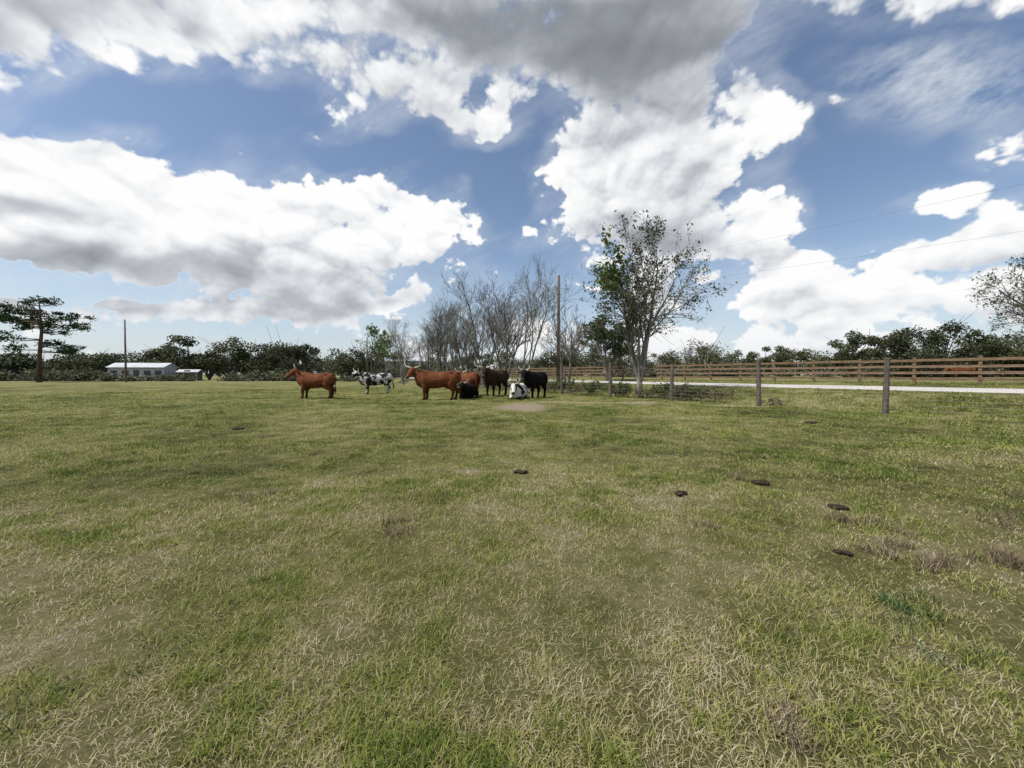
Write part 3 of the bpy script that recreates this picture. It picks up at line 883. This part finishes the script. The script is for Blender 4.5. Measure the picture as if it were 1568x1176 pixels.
for (cx_, cy_, rx, ry) in HO:
    a_ = (qU * K - cx_) / (rx * 1.5); b_ = (qV * K - cy_) / (ry * 1.5)
    hole = np.maximum(hole, np.exp(-(a_ * a_ + b_ * b_) * 1.4))
F = F - hole * .78
nlo = fbm(dx, dy, zz, 4.2, 3, .5, off=11.0)
nhi = fbm(dx, dy, zz, 4.2, 8, .54, off=11.0, start=3)
b_lo = fbm(dx, dy, zz, 7.5, 2, .5, billow=True, off=23.0)
b_hi = fbm(dx, dy, zz, 7.5, 5, .54, billow=True, off=23.0, start=2)
low = 1 - sstep(.02, .26, Vv)
d = F + nlo * .95 + nhi * 1.15 + b_lo * 1.1 + b_hi * 1.35 + low * .16 + .01
wide = .15 + .20 * sstep(.5, .85, Vv)
alpha = sstep(0, 1, (d + .04) / wide)
den = np.clip(F + nlo * .85 + b_lo * 1.1 + nhi * .4 + b_hi * .6, 0, .8)


def up(A, r, c=0):
    B = np.empty_like(A)
    B[:-r] = A[r:]; B[-r:] = A[-1:]
    if c: B = np.roll(B, c, 1)
    return B


def blur(A, r):
    for ax in (0, 1):
        P = np.pad(A, [(r + 1, r) if i == ax else (0, 0) for i in (0, 1)], mode='edge').astype(np.float64)
        Cs = np.cumsum(P, ax)
        A = ((Cs[2 * r + 1:] - Cs[:-2 * r - 1]) if ax == 0 else (Cs[:, 2 * r + 1:] - Cs[:, :-2 * r - 1])) / (2 * r + 1)
    return A.astype(np.float32)
occ = 0
for r_, wt in ((5, .06), (12, .10), (24, .18), (42, .28), (66, .38), (96, .45), (130, .45)):
    occ = occ + wt * up(den, r_, int(r_ * .25))
occ = (1 - np.exp(-occ * 1.15)) ** 1.45
hgt = nlo * .6 + b_lo * 1.5 + b_hi * .9 + nhi * .45
rel = np.clip((hgt - up(hgt, 16, 6)), -.5, .5) * .75 + np.clip((hgt - up(hgt, 6, 2)), -.3, .3) * .6
dark = 0
for (cx_, cy_, rx, ry, a_) in [(100, 530, 420, 165, 1.0), (-640, 150, 380, 72, .92), (-240, 122, 200, 52, .82), (230, 222, 200, 62, .8), (-740, 580, 460, 120, .8), (560, 620, 300, 70, .4), (560, 95, 420, 36, .38), (-420, 90, 320, 30, .5), (0, 740, 900, 170, .7), (-120, 380, 120, 24, .25)]:
    l = np.sqrt(((qU * K - cx_) / rx) ** 2 + ((qV * K - cy_) / ry) ** 2)
    dark = np.maximum(dark, (1 - sstep(.1, 1.2, l)) * a_)
thick = sstep(-.05, .75, F + nlo * .5)
shade = occ * .42 + dark * thick * .59 - rel * (.48 - .26 * dark) - nlo * .06 - .05
shade = shade * .7 + blur(shade, 2) * .3
shade = np.clip(shade * sstep(0, .6, alpha) ** .6, 0, 1)
ca, sa = math.cos(R(28)), math.sin(R(28))
cu = U * ca + Vv * sa; cv = -U * sa + Vv * ca
cn = fbm(cu * .8, cv * 2.6, np.zeros_like(cu), 3.4, 7, .66, off=7.0)
cl_ = np.sqrt(((U * K - 660) / 220) ** 2 + ((Vv * K - 440) / 100) ** 2)
cir = np.clip((1 - sstep(.1, 1.15, cl_)) * (.30 + cn * 1.2), 0, 1) * .65
veil = sstep(-.5, .1, F + nlo + nhi * .5) * np.clip(.16 + cn * .25, 0, .4)
cir = np.maximum(cir, veil)
front = np.stack([shade, alpha, np.clip(cir, 0, 1), np.ones_like(shade)], -1).astype(np.float32)
front = np.concatenate([front, np.repeat(front[-1:], HH - HC, 0)], 0)
full = np.zeros((2 * HH, 2 * HW, 4), np.float32); full[..., 3] = 1
full[HH:, :HW] = front; full[HH:, HW:] = front[:, ::-1]
full[:HH, :, :3] = full[HH:HH + 1, :, :3]
img = bpy.data.images.new('cloud_map', 2 * HW, 2 * HH, alpha=False, float_buffer=False)
img.colorspace_settings.name = 'Non-Color'
img.pixels.foreach_set(full.ravel()); img.update(); img.pack()

w = bpy.data.worlds.new('World'); scene.world = w; w.use_nodes = True
nt = w.node_tree; nt.nodes.clear()
tc = nt.nodes.new('ShaderNodeTexCoord').outputs['Generated']
env = nt.nodes.new('ShaderNodeTexEnvironment'); env.image = img; env.projection = 'EQUIRECTANGULAR'; env.interpolation = 'Linear'
nt.links.new(tc, env.inputs[0])
sc = nt.nodes.new('ShaderNodeSeparateColor'); nt.links.new(env.outputs[0], sc.inputs[0])
sh, al, ci_ = [S(nt, sc.outputs[i]) for i in range(3)]
sx = nt.nodes.new('ShaderNodeSeparateXYZ'); nt.links.new(vmath(nt, 'NORMALIZE', tc), sx.inputs[0])
zc = S(nt, sx.outputs[2])
STR = .12
ccol = ramp(nt, sh, [(0, (.99, .99, .99)), (.18, (.82, .84, .865)), (.40, (.53, .555, .595)), (.68, (.30, .32, .35)), (1, (.175, .185, .21))])
n = nt.nodes.new('ShaderNodeVectorMath'); n.operation = 'SCALE'; n.inputs[3].default_value = 1 / STR; nt.links.new(ccol, n.inputs[0]); ccol = n.outputs[0]
sky = nt.nodes.new('ShaderNodeTexSky'); sky.sky_type = 'NISHITA'; sky.sun_disc = False
sky.sun_elevation = SUN_EL; sky.sun_rotation = SUN_AZ; sky.air_density = 1.0; sky.dust_density = .8; sky.ozone_density = 1.2
skyc = vmath(nt, 'MULTIPLY', sky.outputs[0], (1.12, 1.09, 1.08))
base = mixc(nt, ci_, skyc, (6.8, 7.1, 7.4))
haze = (1 - zc.sst(-.02, .36)) * .44
base = mixc(nt, haze, base, (5.0, 5.9, 6.9))
fin = mixc(nt, al, base, ccol)
lowh = (1 - zc.sst(0, .15)) * .45
fin = mixc(nt, lowh, fin, (5.4, 5.9, 6.4))
bg = nt.nodes.new('ShaderNodeBackground'); bg.inputs[1].default_value = STR
nt.links.new(fin, bg.inputs[0])
wo = nt.nodes.new('ShaderNodeOutputWorld'); nt.links.new(bg.outputs[0], wo.inputs[0])

sl = bpy.data.lights.new('sun', 'SUN'); sl.energy = 5.0; sl.angle = R(.5); sl.color = (1, .955, .88)
so = bpy.data.objects.new('sun', sl); scene.collection.objects.link(so)
sd = Vector((math.sin(SUN_AZ) * math.cos(SUN_EL), math.cos(SUN_AZ) * math.cos(SUN_EL), math.sin(SUN_EL)))
so.rotation_euler = (-sd).to_track_quat('-Z', 'Y').to_euler(); so.location = (0, 0, 50)

cam = bpy.data.cameras.new('camera'); co = bpy.data.objects.new('camera', cam); scene.collection.objects.link(co)
cam.sensor_width = 36; cam.lens = 36 * 591 / 1568; cam.clip_end = 8000; cam.clip_start = .05
co.location = (0, 0, 1.25); co.rotation_euler = (R(90 - 1.45), 0, 0)
scene.camera = co
